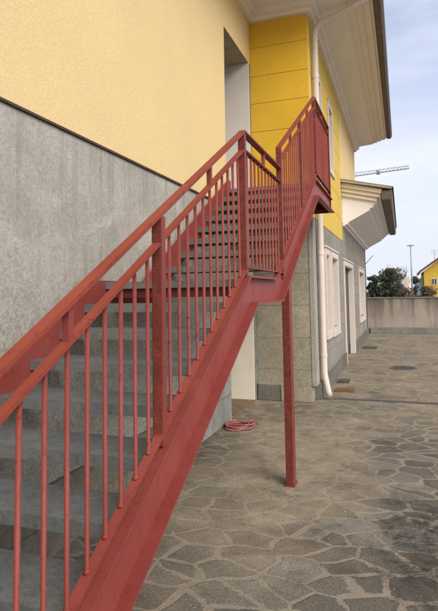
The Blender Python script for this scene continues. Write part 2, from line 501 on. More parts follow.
M['wood'] = plain('old_wood', (0.2, 0.13, 0.08), 0.85, 0.3, 9)
M['glass'] = NT('dark_glass').out((0.03, 0.034, 0.038), 0.08, spec=0.6)
M['shutter'] = plain('dark_door_wood', (0.10, 0.085, 0.07), 0.6, 0.2, 6)
M['leaf_dark'] = leaf_mat('conifer_leaves', (0.012, 0.022, 0.010), (0.045, 0.06, 0.028))
M['leaf_mid'] = leaf_mat('shrub_leaves', (0.018, 0.028, 0.012), (0.07, 0.078, 0.035))
M['leaf_brown'] = leaf_mat('dry_twig_leaves', (0.05, 0.035, 0.022), (0.13, 0.085, 0.05))
M['bark'] = plain('bark', (0.10, 0.075, 0.055), 0.95, 0.3, 8)
M['nyellow'] = stucco('neighbour_yellow', (0.66, 0.44, 0.06), 0.06, 60, 0.2)
M['tile'] = tile_mat('roof_tiles', (0.15, 0.085, 0.058), (0.24, 0.15, 0.105))
M['steel'] = plain('weathered_steel', (0.30, 0.32, 0.34), 0.5, 0.1, 5, metal=0.4)
M['crane'] = plain('crane_paint', (0.22, 0.22, 0.23), 0.6, 0.1, 3)


# ------------------------------------------------------------------ mesh helpers
class MB:
    def __init__(self):
        self.v, self.f = [], []

    def add(self, vs, fs):
        n = len(self.v)
        self.v += [tuple(v) for v in vs]
        self.f += [tuple(i + n for i in f) for f in fs]
        return self

    def box(self, x0, x1, y0, y1, z0, z1):
        vs = [(x0, y0, z0), (x1, y0, z0), (x1, y1, z0), (x0, y1, z0), (x0, y0, z1), (x1, y0, z1), (x1, y1, z1), (x0, y1, z1)]
        return self.add(vs, [(3, 2, 1, 0), (4, 5, 6, 7), (0, 1, 5, 4), (1, 2, 6, 5), (2, 3, 7, 6), (3, 0, 4, 7)])

    def prism(self, poly, axis, a, b):
        """poly: 2D list; axis 'X' -> poly is (y, z); 'Y' -> (x, z); 'Z' -> (x, y)"""
        mk = {'X': lambda p, t: (t, p[0], p[1]), 'Y': lambda p, t: (p[0], t, p[1]), 'Z': lambda p, t: (p[0], p[1], t)}[axis]
        n = len(poly)
        vs = [mk(p, a) for p in poly] + [mk(p, b) for p in poly]
        fs = [tuple(range(n))[::-1], tuple(range(n, 2 * n))] + [(i, (i + 1) % n, n + (i + 1) % n, n + i) for i in range(n)]
        return self.add(vs, fs)

    def tube(self, pts, r, n=12, caps=True):
        pts = [Vector(p) for p in pts]
        rings = []
        prev = None
        for i, p in enumerate(pts):
            if i == 0: t = pts[1] - p
            elif i == len(pts) - 1: t = p - pts[i - 1]
            else: t = (pts[i + 1] - p).normalized() + (p - pts[i - 1]).normalized()
            t.normalize()
            if prev is None:
                a = t.orthogonal().normalized()
            else:
                a = (prev - prev.dot(t) * t).normalized()
            prev = a
            b = t.cross(a)
            rr = r[i] if isinstance(r, (list, tuple)) else r
            rings.append([p + rr * (math.cos(2 * math.pi * j / n) * a + math.sin(2 * math.pi * j / n) * b) for j in range(n)])
        vs = [v for rg in rings for v in rg]
        fs = []
        for i in range(len(pts) - 1):
            for j in range(n):
                fs.append((i * n + j, i * n + (j + 1) % n, (i + 1) * n + (j + 1) % n, (i + 1) * n + j))
        if caps:
            fs.append(tuple(range(n))[::-1])
            fs.append(tuple(range((len(pts) - 1) * n, len(pts) * n)))
        return self.add(vs, fs)

    def build(self, name, mat, parent=None, bevel=0.0, smooth=False, label=None):
        me = bpy.data.meshes.new(name)
        me.from_pydata(self.v, [], self.f)
        bm = bmesh.new()
        bm.from_mesh(me)
        bmesh.ops.recalc_face_normals(bm, faces=bm.faces)
        if bevel:
            es = [e for e in bm.edges if len(e.link_faces) == 2 and e.calc_face_angle(0) > 0.6]
            bmesh.ops.bevel(bm, geom=es, offset=bevel, segments=2, affect='EDGES', clamp_overlap=True)
        bm.to_mesh(me)
        bm.free()
        if smooth:
            for p in me.polygons: p.use_smooth = True
        me.materials.append(M[mat])
        o = bpy.data.objects.new(name, me)
        C.objects.link(o)
        if parent:
            o.parent = parent
            base = parent
            mtx = Matrix.Identity(4)
            while base:
                if base.type == 'EMPTY':
                    mtx = Matrix.Translation(base.location)
                base = base.parent
            if parent.type == 'EMPTY':
                o.matrix_parent_inverse = mtx.inverted()
        if label: o['label'] = label
        return o


def thing(name, label, cat, loc=(0, 0, 0), group=None):
    o = bpy.data.objects.new(name, None)
    C.objects.link(o)
    o.empty_display_size = 0.2
    o.location = loc
    return tag(o, label, cat, group)


def tag(o, label, cat, group=None, kind=None):
    o['label'] = label
    o['category'] = cat
    if group: o['group'] = group
    if kind: o['kind'] = kind
    return o


def struct(o):
    o['kind'] = 'structure'
    return o


# ------------------------------------------------------------------ main dimensions (metres)
XL, XF, XR = -2.11, -1.21, -0.94       # left wall, right facade, stair railing plane
YC = 7.70                               # inner corner / front wall
YM = 11.92                              # where the low eave begins
YU, YE = 16.2, 19.7                     # end of the tall part, end of the low part
ZP = 2.70                               # plinth top
ZT = 5.80                               # wall top
OY0, OY1 = 6.42, 7.61                   # the two stacked door openings
ZF = 2.915                              # upper floor

# ------------------------------------------------------------------ ground
g = MB().add([(-400, -100, -0.03), (400, -100, -0.03), (400, 900, -0.03), (-400, 900, -0.03)], [(0, 1, 2, 3)]).build('ground', 'earth')
struct(g)
p = MB().add([(-9, -12, 0), (16, -12, 0), (16, 22.0, 0), (-9, 22.0, 0)], [(0, 1, 2, 3)]).build('paving', 'paving')
struct(p)

# ------------------------------------------------------------------ house
house = thing('house', 'two storey yellow and grey house with deep white eaves beside the red staircase', 'house', (-2.0, 7.7, 0))

# left wall, yellow upper part, with the upper door opening
w = MB()
w.box(-2.45, XL, -6.0, OY0, ZP, ZT)
w.box(-2.45, XL, OY1 + 0.032, YC - 0.005, ZP, ZT)
w.box(-2.45, XL, OY0, OY1 + 0.032, 5.15, ZT)
w.box(-2.45, XL, OY0, OY1 + 0.032, ZP, ZF - 0.03)
w.build('wall', 'pale', house, label='pale yellow textured wall with a tall door opening')
# roughcast plinth
pl = MB()
pl.box(-2.45, XL + 0.018, -6.0, OY0, 0.45, ZP - 0.006)
pl.box(-2.45, XL + 0.018, OY0, OY1 + 0.032, 2.25, ZP - 0.006)
pl.build('plinth', 'plinth', house, label='grey roughcast plinth with a brown top edge')
MB().box(-2.45, XL + 0.022, -6.0, 5.2, 0, 0.449).build('base_course', 'base_brown', house, 0.004)
MB().box(-2.45, XL + 0.026, 5.205, OY0 - 0.002, 0, 0.9).build('base_course', 'block_base', house, 0.006)
MB().box(-2.45, XL + 0.012, OY1 + 0.03, YC - 0.004, 0, 2.249).build('edge_strip', 'trim_dark', house)
MB().box(-2.44, XL + 0.004, OY1 + 0.033, YC - 0.004, ZF, 5.14).build('edge_strip', 'trim_dark', house)
s = MB()
yy = -6.0
while yy < YC - 0.2:
    y2 = min(yy + 2.0, YC - 0.01)
    dz = random.uniform(-0.003, 0.003)
    s.box(XL - 0.02, XL + 0.036, yy + 0.003, y2 - 0.003, ZP - 0.004 + dz, ZP + 0.012 + dz)
    yy = y2
s.build('drip_strip', 'strip', house)

# door recesses
dw = MB()
dw.box(-2.95, XL - 0.004, OY1 + 0.001, OY1 + 0.03, ZF - 0.03, 5.149)
dw.box(-2.95, -2.452, OY0 - 0.03, OY0 - 0.001, ZF - 0.03, 5.149)
dw.box(-2.95, -2.452, OY0, OY1, 5.151, 5.2)
MB().box(-2.449, XL - 0.003, OY0 + 0.002, OY1 - 0.002, 5.144, 5.1485).build('soffit', 'strip_grey', house, label='grey ceiling of the upper doorway recess')
dw.build('jamb', 'white', house, label='white jamb of the upper doorway')
MB().box(-2.95, XL, OY0, OY1, ZF - 0.028, ZF).build('sill', 'trim', house)
d1 = MB().box(-2.95, -2.90, OY0, OY1, ZF + 0.002, 5.15).build('door', 'shutter', house, 0.004)
MB().tube([(-2.9, OY0 + 0.1, 3.9), (-2.86, OY0 + 0.1, 3.9), (-2.86, OY0 + 0.22, 3.9)], 0.009, 8).build('handle', 'steel', d1)
lj = MB()
lj.box(-2.95, XL - 0.004, OY1 + 0.001, OY1 + 0.028, 0, 2.249)
lj.build('jamb', 'beige', house, label='beige jamb of the ground floor doorway')
MB().box(-2.95, XL + 0.01, OY0 + 0.003, OY1 - 0.003, 0, 0.02).build('threshold', 'wood', house)
d2 = MB().box(-2.95, -2.90, OY0, OY1, 0.022, 2.249).build('door', 'shutter', house, 0.004)
MB().tube([(-2.9, OY0 + 0.1, 1.05), (-2.86, OY0 + 0.1, 1.05), (-2.86, OY0 + 0.22, 1.05)], 0.009, 8).build('handle', 'steel', d2)

# front wall (faces the camera): concrete below, ochre panels above
fw = MB()
fw.box(-2.45, XF - 0.07, YC, YC + 0.30, 0.232, ZP)
fw.build('wall', 'front_conc', house, label='rough grey concrete front wall')
MB().box(-1.74, XF - 0.068, YC - 0.018, YC + 0.30, 0, 0.230).build('base_course', 'front_conc', house, 0.01)
MB().box(-2.09, -1.745, YC - 0.012, YC + 0.30, 0, 0.230).build('base_course', 'conc_dark', house, 0.01)
MB().box(XF - 0.067, XF + 0.004, YC - 0.008, YC + 0.25, 0.232, ZP - 0.004).build('corner_strip', 'strip_grey', house, 0.006, label='pale smooth corner strip')
# ragged render edge beside the doorway
rg = []
zz = 0.24
pts = []
while zz < 2.3:
    pts.append((-2.105 + random.uniform(0.012, 0.06), zz))
    zz += random.uniform(0.05, 0.14)
MB().prism([(-2.108, 0.24)] + pts + [(-2.108, zz)], 'Y', YC - 0.006, YC - 0.001).build('mortar_smear', 'trim_dark', house)

# windows cut in the facade: rectangles (y0, y1, z0, z1) of the openings
low = [(8.95, 9.38, 0.95, 2.22), (9.75, 10.62, 0.93, 2.22), (11.95, 14.0, 0.0, 2.17), (16.2, 18.3, 0.80, 2.17)]
upw = [(8.42, 8.92, 3.95, 5.16), (9.98, 10.52, 3.95, 5.16)]


def wall_with_holes(mb, x0, x1, y0, y1, z0, z1, holes):
    holes = [h for h in holes if h[0] >= y0 and h[1] <= y1]
    ys = sorted({y0, y1, *[h[0] for h in holes], *[h[1] for h in holes]})
    for a, b in zip(ys[:-1], ys[1:]):
        zc = z0
        hs = sorted([h for h in holes if h[0] < (a + b) / 2 < h[1]], key=lambda h: h[2])
        for h in hs:
            if h[2] > zc: mb.box(x0, x1, a, b, zc, h[2])
            zc = h[3]
        if zc < z1: mb.box(x0, x1, a, b, zc, z1)


ap = MB()
ap.box(-2.40, XF - 0.012, YC + 0.012, YC + 0.30, ZP + 0.002, ZT)
wall_with_holes(ap, XF - 0.30, XF - 0.0121, YC + 0.30, YM, ZP + 0.002, ZT, upw)
joints = [ZP + 0.002, 3.17, 3.62, 4.065, 4.51, 4.945, 5.40, ZT + 0.02]
for a, b in zip(joints[:-1], joints[1:]):
    ap.box(XL + 0.0, XF, YC + 0.003, YC + 0.0119, a + 0.004, b - 0.004)
ap.build('accent_wall', 'accent', house, label='bright ochre front wall scored with horizontal joints')




fa = MB()
wall_with_holes(fa, XF - 0.30, XF, YC + 0.25, YM, 0.26, ZP - 0.002, low)
wall_with_holes(fa, XF - 0.30, XF, YM, YE, 0.26, 3.14, low)
fa.box(-7, XF - 0.0, YE - 0.3, YE - 0.0005, 0.26, 3.14)
fa.build('facade_wall', 'facade', house, label='long grey block facade wall with white framed windows')
bc = MB()
bc.box(XF - 0.30, XF + 0.03, YC + 0.25, 11.835, 0, 0.258)
bc.box(XF - 0.30, XF + 0.03, 14.115, YE + 0.03, 0, 0.258)
bc.build('base_course', 'conc_dark', house, 0.008)
# ochre panels of the facade with window holes, pale wall beyond
fp = MB()
for a, b in zip(joints[:-1], joints[1:]):
    wall_with_holes(fp, XF - 0.0118, XF, YC + 0.0121, YM, a + 0.006, b - 0.006,
                    [(h[0], h[1], max(h[2], a + 0.006), min(h[3], b - 0.006)) for h in upw if h[2] < b - 0.006 and h[3] > a + 0.006])
fp.build('accent_wall', 'accent_faded', house, label='ochre scored facade panels around the upper windows')
MB().box(XF - 0.30, XF - 0.004, YM, YU, 3.0, ZT).box(-7, XF - 0.30, YU - 0.3, YU, 3.0, ZT).build('wall', 'pale', house, label='pale yellow far part of the upper facade')


def window(y0, y1, z0, z1, door=False, upper=False):
    fr = 0.08 if upper else 0.11
    o = MB()
    pr = XF + (0.02 if upper else 0.032)
    o.box(XF - 0.001, pr, y0 - fr, y0, z0 - (0 if door else fr), z1 + fr)
    o.box(XF - 0.001, pr, y1, y1 + fr, z0 - (0 if door else fr), z1 + fr)
    o.box(XF - 0.001, pr, y0, y1, z1, z1 + fr)
    if not door:
        o.box(XF - 0.001, pr, y0, y1, z0 - fr, z0)
    r = o.build('door' if door else 'window', 'trim', house, 0.006)
    # reveals
    q = MB()
    dep = 0.10 if door else 0.17
    q.box(XF - dep, XF + 0.02, y0 - 0.004, y0 + 0.012, z0, z1)
    q.box(XF - dep, XF + 0.02, y1 - 0.012, y1 + 0.004, z0, z1)
    q.box(XF - dep, XF + 0.02, y0 + 0.013, y1 - 0.013, z1 - 0.012, z1 + 0.004)
    q.build('reveal', 'trim', r)
    MB().box(XF - 0.002, pr + (0.008 if upper else 0.018), y0 - fr - 0.02, y1 + fr + 0.02, z1 + fr + 0.002, z1 + fr + 0.04).build('lintel', 'trim', r, 0.006)
    if not door:
        MB().box(XF - 0.002, pr + 0.012, y0 - fr - 0.01, y1 + fr + 0.01, z0 - fr - 0.042, z0 - fr - 0.002).build('sill', 'trim', r, 0.006)
    if door:
        MB().box(XF - 0.18, XF - 0.12, y0 + 0.013, y1 - 0.013, z0 + 0.02, z1 - 0.013).build('leaf', 'shutter', r, 0.005)
    else:
        sh = MB()
        ym = (y0 + y1) / 2
        for a, b in ((y0 + 0.013, ym - 0.003), (ym + 0.003, y1 - 0.013)):
            sh.box(XF - 0.20, XF - 0.15, a, a + 0.06, z0, z1 - 0.013)
            sh.box(XF - 0.20, XF - 0.15, b - 0.06, b, z0, z1 - 0.013)
            sh.box(XF - 0.20, XF - 0.15, a + 0.061, b - 0.061, z0, z0 + 0.07)
            sh.box(XF - 0.20, XF - 0.15, a + 0.061, b - 0.061, z1 - 0.09, z1 - 0.013)
        sh.build('casement', 'trim', r)
        MB().box(XF - 0.185, XF - 0.175, y0 + 0.07, y1 - 0.07, z0 + 0.07, z1 - 0.09).build('pane', 'glass', r)
    return r


for i, h in enumerate(low): window(*h, door=(i == 2))
for h in upw: window(*h, upper=True)


# upper eave: one profile swept round the inner and outer corners
def eave_pt(d, z, k):
    return [(XL + d, -6.0, z), (XL + d, YC - d, z), (XF + d, YC - d, z), (XF + d, YU, z)][k]


def sweep(mb, prof, cap=True):
    n = len(prof)
    for k in range(4):
        mb.v += [eave_pt(d, z, k) for d, z in prof]
    b = len(mb.v) - 4 * n
    for k in range(3):
        for i in range(n - 1):
            mb.f.append((b + k * n + i, b + k * n + i + 1, b + (k + 1) * n + i + 1, b + (k + 1) * n + i))
    if cap:
        mb.f.append(tuple(b + i for i in range(n)))
        mb.f.append(tuple(b + 3 * n + i for i in range(n))[::-1])


def cprof(prof):
    return prof + [prof[0]]


# moulding at the wall, soffit board, stepped outer mouldings, gutter
m1 = MB(); sweep(m1, cprof([(-0.02, 5.80), (0.068, 5.805), (0.068, 5.835), (0.085, 5.85), (0.145, 5.868), (0.145, 5.905), (0.155, 5.955), (-0.02, 5.955)]))
m1.build('cornice', 'mould', house)
m2 = MB(); sweep(m2, cprof([(-0.3, 5.956), (0.145, 5.956), (0.145, 5.945), (0.175, 5.945), (0.175, 5.958), (0.56, 5.99), (0.58, 6.05), (-0.3, 6.05)]))
m2.build('soffit', 'soffit', house)
m3 = MB(); sweep(m3, cprof([(0.562, 5.992), (0.565, 6.018), (0.67, 6.018), (0.675, 6.05), (0.78, 6.05), (0.785, 6.085), (0.90, 6.085), (0.905, 6.12), (0.95, 6.12), (0.95, 6.22), (0.582, 6.22), (0.582, 6.05)]))
m3.build('eave_moulding', 'mould', house)
m4 = MB(); sweep(m4, cprof([(0.952, 6.125), (0.975, 6.10), (1.06, 6.10), (1.10, 6.15), (1.11, 6.26), (1.085, 6.26), (1.07, 6.19), (0.952, 6.24)]))
m4.build('gutter', 'gutter', house)
m5 = MB(); sweep(m5, cprof([(1.03, 6.23), (1.05, 6.31), (-3.4, 7.65), (-3.4, 7.55)]))
m5.build('roof', 'tile', house)
MB().box(-7, -5.51, -6, YU, 0.0, 7.0).build('wall', 'pale', house, label='plain back wall of the house')

# low eave along the far facade, profile taken across it
lp = [(XF, 3.06), (XF + 0.03, 3.06), (XF + 0.05, 3.09), (XF + 0.10, 3.10), (XF + 0.13, 3.145), (-0.62, 3.385),
      (-0.612, 3.425), (-0.535, 3.455), (-0.53, 3.495), (-0.455, 3.525), (-0.45, 3.57), (-0.36, 3.60), (-0.35, 3.66)]
top = [(-0.30, 3.79), (XF, 4.03)]
lo = MB()
lo.prism(lp + top, 'Y', YM + 0.16, YE + 0.0)
lo.build('low_eave', 'soffit', house, label='low stepped eave over the far ground floor')
# end face: stepped verge mouldings that follow the roof pitch
em = MB()
for i, (t0, t1, pr) in enumerate([(0.0, 0.10, 0.16), (0.102, 0.19, 0.11), (0.192, 0.28, 0.06)]):
    sl = -0.245
    za, zb = 4.03 - t0, 4.03 - t1
    xe = -0.30 - 0.075 * i * 0 - 0.03
    x_out = [-0.33, -0.36, -0.45][i]
    em.prism([(XF, za), (x_out, za + sl * (x_out - XF)), (x_out, zb + sl * (x_out - XF)), (XF, zb)], 'Y', YM + 0.16 - pr, YM + 0.1595)
em.build('verge_moulding', 'mould', house, 0.005)
MB().prism([(XF, 4.085), (-0.13, 3.825), (-0.13, 3.795), (XF, 4.035)], 'Y', YM - 0.09, YE + 0.05).build('verge_flashing', 'strip_grey', house)
MB().prism([(-0.345, 3.60), (-0.33, 3.57), (-0.16, 3.57), (-0.13, 3.62), (-0.12, 3.78), (-0.345, 3.78)], 'Y', YM - 0.02, YE + 0.05).build('gutter', 'gutter', house, 0.006)
MB().prism([(-0.09, 3.82), (-0.09, 3.845), (XF - 3.2, 4.88), (XF - 3.2, 4.82), (XF - 0.02, 4.095)], 'Y', YM - 0.04, YE + 0.1).build('roof', 'tile', house, label='low tiled roof over the far eave')

# downpipe with swan neck and shoe
PXX, PYY = XF + 0.068, 8.02
dp = MB()
dp.tube([(PXX + 0.07, PYY - 0.02, 0.05), (PXX + 0.05, PYY - 0.015, 0.12), (PXX + 0.01, PYY - 0.005, 0.32), (PXX, PYY, 0.40), (PXX, PYY, 5.60), (PXX + 0.02, PYY, 5.70), (PXX + 0.10, PYY, 5.775),
         (-0.42, PYY - 0.05, 5.96), (-0.24, PYY - 0.06, 6.05), (-0.2, PYY - 0.06, 6.12)], 0.047, 16)
dpo = dp.build('downpipe', 'pipe', house, smooth=True)
for z in (0.62, 2.15, 3.4, 4.9, 5.5):
    MB().tube([(PXX, PYY, z), (PXX, PYY, z + 0.05)], 0.053, 16).build('pipe_clip', 'pipe', dpo)

# thin rod sticking out at the far corner of the facade
MB().tube([(XF, 19.6, 2.55), (XF + 0.28, 19.5, 2.85)], 0.012, 6).build('rod', 'steel', house)

# ------------------------------------------------------------------ staircase
stair = thing('staircase', 'red painted steel outdoor staircase with open grey treads climbing to the upper doorway', 'staircase', (-1.5, 0.6, 0))
RI, GO = 0.1536, 0.272
SL = RI / GO
LZ = 1.69                                # landing level
Y1 = 3.35                                # front edge of the landing
Y2 = 4.39                                # first upper tread
ang = math.atan(SL)
low_n = lambda y: LZ + SL * (y - Y1)                      # nosing line, lower flight
up_n = lambda y: LZ + RI + SL * (y - Y2)
YT = Y2 + 7 * GO                         # front edge of the top landing
ZTOP = LZ + 8 * RI
XI = -2.04                               # left end of the treads
XO = -0.965


def tread(y, z, dep=0.285):
    b = MB()
    t = 0.054
    b.box(XI, XO, y, y + dep, z - 0.006, z)
    b.box(XI, XO, y, y + 0.004, z - t, z - 0.0061)
    b.box(XI, XO, y + dep - 0.004, y + dep, z - t, z - 0.0061)
    b.box(XI, XI + 0.004, y + 0.0041, y + dep - 0.0041, z - t, z - 0.0061)
    b.box(XO - 0.004, XO, y + 0.0041, y + dep - 0.0041, z - t, z - 0.0061)
    return b


t0 = tread(Y1 - GO, LZ - RI).build('tread', 'galv', stair)
base_y, base_z = Y1 - GO, LZ - RI
spots = [(Y1 - k * GO, LZ - k * RI) for k in range(2, 11)] + [(Y2 + k * GO, LZ + (k + 1) * RI) for k in range(7)]
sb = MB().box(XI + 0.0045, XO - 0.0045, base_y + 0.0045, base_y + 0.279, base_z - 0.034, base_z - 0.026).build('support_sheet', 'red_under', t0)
for (y, z) in spots:
    o = t0.copy()
    C.objects.link(o)
    o.parent = stair
    o.matrix_parent_inverse = t0.matrix_parent_inverse.copy()
    o.location = (0, y - base_y, z - base_z)
    q = sb.copy()
    C.objects.link(q)
    q.parent = o

# landings: sheet floor, edge trays, cross beams
ld = MB()
ld.box(XI, XO, Y1, Y2 + 0.10, LZ - 0.008, LZ)
ld.box(XI, XO, Y1, Y1 + 0.005, LZ - 0.05, LZ - 0.0081)
ld.build('landing', 'galv', stair)
for y in (Y1 + 0.03, Y2 - 0.02):
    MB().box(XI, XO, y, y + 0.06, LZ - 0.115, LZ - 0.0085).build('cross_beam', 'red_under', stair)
tl = MB()
tl.box(XL + 0.02, XO, YT, YC - 0.04, ZTOP - 0.008, ZTOP)
tl.box(XI, XO, YT, YT + 0.005, ZTOP - 0.05, ZTOP - 0.0081)
tl.build('landing', 'galv', stair, label='top landing at the upper doorway')
for y in (YT + 0.03, YT + 0.6, YC - 0.12):
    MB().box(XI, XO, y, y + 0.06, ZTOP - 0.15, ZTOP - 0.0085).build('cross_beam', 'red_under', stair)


def corner(fn, z):          # y where a sloping line reaches height z
    return (z - fn(0)) / SL


def outline(hi, lo_, zt, zb, ztt, ztb, y_start=0.40):
    """closed yz outline of the cranked stringer as top and bottom chains"""
    l_hi, l_lo = (lambda y: low_n(y) + hi), (lambda y: low_n(y) + lo_)
    u_hi, u_lo = (lambda y: up_n(y) + hi), (lambda y: up_n(y) + lo_)
    top = [(y_start, max(l_hi(y_start), 0.0)), (corner(l_hi, zt), zt), (corner(u_hi, zt), zt), (corner(u_hi, ztt), ztt), (YC - 0.02, ztt)]
    bot = [(corner(l_lo, 0.0), 0.0), (corner(l_lo, zb), zb), (corner(u_lo, zb), zb), (corner(u_lo, ztb), ztb), (YC - 0.02, ztb)]
    return top, bot


def channel(mb, top, bot, xweb, xlip, tw=0.008):
    """web plate plus two outward flanges following the chains"""
    a, b = sorted((xweb, xweb + tw))
    for i in range(len(top) - 1):
        mb.prism([bot[i], bot[i + 1], top[i + 1], top[i]], 'X', a, b)
    for ch, s in ((top, -1), (bot, 1)):
        inner = []
        for i, (y, z) in enumerate(ch):
            inner.append((y, z + s * 0.012))
        f0, f1 = b, (xlip - 0.018 if s < 0 else xlip)
        for i in range(len(ch) - 1):
            q = [ch[i], ch[i + 1], inner[i + 1], inner[i]]
            mb.prism(q, 'X', f0, f1)


ZTB, ZTT = ZTOP - 0.19, ZTOP + 0.012
top, bot = outline(0.088, -0.15, LZ + 0.016, LZ - 0.165, ZTT, ZTB)
st = MB()
channel(st, top, bot, XR - 0.006, XR + 0.058)
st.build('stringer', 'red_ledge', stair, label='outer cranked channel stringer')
top2, bot2 = outline(0.12, -0.165, LZ + 0.012, LZ - 0.165, ZTOP + 0.12, ZTB)
top2[1] = (top2[1][0] - 0.07, top2[1][1])
top2[-1] = (6.40, ZTOP + 0.12)
bot2[-1] = (6.40, ZTB)
sl = MB()
for i in range(4):
    sl.prism([bot2[i], bot2[i + 1], top2[i + 1], top2[i]], 'X', XI - 0.011, XI - 0.001)
sl.build('stringer', 'red', stair, label='inner stringer plate against the wall')
# end plate of the top landing
MB().box(XI, XR - 0.0155, YC - 0.045, YC - 0.036, ZTB, ZTOP - 0.0085).build('end_plate', 'red', stair)

# support post down to the ground, with a base plate
sp = MB()
sp.box(XR - 0.025, XR + 0.038, 4.385, 4.395, 0.012, LZ + 0.005)
sp.box(XR - 0.025, XR - 0.015, 4.3955, 4.50, 0.012, LZ + 0.005)
sp.box(XR + 0.028, XR + 0.038, 4.3955, 4.50, 0.012, LZ + 0.005)
sp.build('support_post', 'red_post', stair, 0.002)
MB().box(XR - 0.035, XR + 0.048, 4.375, 4.51, 0.0, 0.012).build('base_plate', 'red_post', stair)

# railing
RZ = 1.027                                # handrail top above the nosing line
rail_l = lambda y: low_n(y) + RZ + 0.01
rail_u = lambda y: up_n(y) + RZ + 0.01
ZR1 = 2.648                               # landing handrail top
ZR2 = 3.985                               # top landing handrail top
YN = [0.71, 1.955, 3.20, 4.30, 5.32, 6.33, 7.62]


def bar(mb, fn, y0, y1, hi, lo_, hw, xc=XR):
    mb.prism([(y0, fn(y0) + lo_), (y1, fn(y1) + lo_), (y1, fn(y1) + hi), (y0, fn(y0) + hi)], 'X', xc - hw, xc + hw)


def seg_rail(name, hi, lo_, hw, mat):
    for fn, a, b in ((rail_l, 0.69, 3.20), (lambda y: ZR1, 3.2005, 4.275), (rail_u, 4.28, 6.33), (lambda y: ZR2, 6.3305, 7.645)):
        m = MB()
        bar(m, fn, a, b, hi, lo_, hw)
        m.build(name, mat, stair, 0.004)


seg_rail('handrail', 0.0, -0.018, 0.025, 'red_rail')
seg_rail('mid_rail', -0.118, -0.134, 0.020, 'red_rail')
bl = lambda y: low_n(y) + 0.15
bu = lambda y: up_n(y) + 0.10
for fn, a, b in ((bl, 0.70, 3.18), (lambda y: LZ + 0.075, 3.18, 4.28), (bu, 4.33, 6.30), (lambda y: ZTOP + 0.11, 6.34, 7.60)):
    m = MB()
    bar(m, fn, a, b, 0.0, -0.012, 0.02, XR + 0.006)
    m.build('bottom_rail', 'red', stair, 0.002)

# newel posts
for i, y in enumerate(YN):
    if y < 3.15: zb, zt = low_n(y) + 0.092, rail_l(y) - 0.019
    elif y < 3.25: zb, zt = LZ + 0.018, rail_l(y) - 0.019
    elif y < 4.31: zb, zt = LZ + 0.018, rail_u(y) - 0.019
    elif y < 6.34: zb, zt = up_n(y) + 0.092, rail_u(y) - 0.019
    else: zb, zt = ZTOP - 0.12, ZR2 - 0.019
    hw = 0.022 if i not in (4,) else 0.018
    m = MB().box(XR - hw, XR + hw, y - hw, y + hw, zb, zt)
    m.build('newel_post', 'red_post', stair, 0.003)

# balusters: one per bay position, plus short stubs between the two rails
runs = [(rail_l, bl, 0.71, 1.955, 12), (rail_l, bl, 1.955, 3.20, 12), (lambda y: ZR1, lambda y: LZ + 0.07, 3.20, 4.30, 11),
        (rail_u, bu, 4.30, 5.32, 10), (rail_u, bu, 5.32, 6.33, 10), (lambda y: ZR2, lambda y: ZTOP + 0.10, 6.33, 7.62, 12)]
for ft, fb, a, b, n in runs:
    for k in range(1, n):
        y = a + (b - a) * k / n
        j = random.uniform(-0.002, 0.002)
        MB().tube([(XR + j, y, fb(y) - 0.006), (XR + j, y, fb(y) + 0.003), (XR + j, y, fb(y) + 0.010), (XR - j, y, ft(y) - 0.125)], [0.0135, 0.012, 0.0078, 0.0078], 10).build('baluster', 'red', stair, smooth=True)
    y = (a + b) / 2
    MB().box(XR - 0.012, XR + 0.012, y - 0.012, y + 0.012, ft(y) - 0.125, ft(y) - 0.012).build('rail_spacer', 'red', stair)

# ------------------------------------------------------------------ yard objects
hz = []
random.seed(11)
hc = MB()
pts = []
for i in range(5 * 28 + 1):
    a = 2 * math.pi * i / 28
    turn = i / 28
    rr = 0.13 + 0.045 * math.sin(turn * 2.3) + 0.018 * math.sin(3 * a + turn * 2) + 0.012 * math.sin(5 * a - turn * 3)
    pts.append((-1.90 + rr * 1.15 * math.cos(a) + 0.04 * math.sin(turn * 4), 6.10 + rr * 1.0 * math.sin(a) + 0.02 * math.cos(turn * 3), 0.013 + 0.007 * turn + 0.008 * math.sin(2 * a + turn * 2)))
pts += [(-1.80, 6.26, 0.055), (-1.74, 6.30, 0.035), (-1.70, 6.27, 0.014)]
hc.tube(pts, 0.0105, 8)
tag(hc.build('hose', 'hose', smooth=True), 'faded red hose coiled on the paving under the staircase', 'hose')

rg_ = random.Random(5)
gv = MB()
for i in range(900):
    if i < 420: gx, gy = rg_.gauss(-1.0, 0.55), rg_.uniform(2.4, 7.6)
    elif i < 640: gx, gy = rg_.uniform(-1.16, -0.9) + abs(rg_.gauss(0, 0.12)), rg_.uniform(8.2, 19)
    else: gx, gy = rg_.uniform(-1.8, 1.2), rg_.uniform(2.2, 9)
    if gx < -2.05: continue
    q_ = rg_.uniform(0.002, 0.0065) * (1.6 if rg_.random() < 0.08 else 1)
    a_ = rg_.uniform(0, 6.28)
    v_ = []
    for k_ in range(5):
        an_ = a_ + k_ * 1.2566
        v_.append((gx + q_ * rg_.uniform(.7, 1.3) * math.cos(an_), gy + q_ * rg_.uniform(.7, 1.3) * math.sin(an_), 0.0005))
    v_.append((gx, gy, q_ * rg_.uniform(.6, 1.1)))
    gv.add(v_, [(k_, (k_ + 1) % 5, 5) for k_ in range(5)])
tag(gv.build('grit', 'grit'), 'loose grit and crumbs of mortar scattered over the paving', 'grit', kind='stuff')

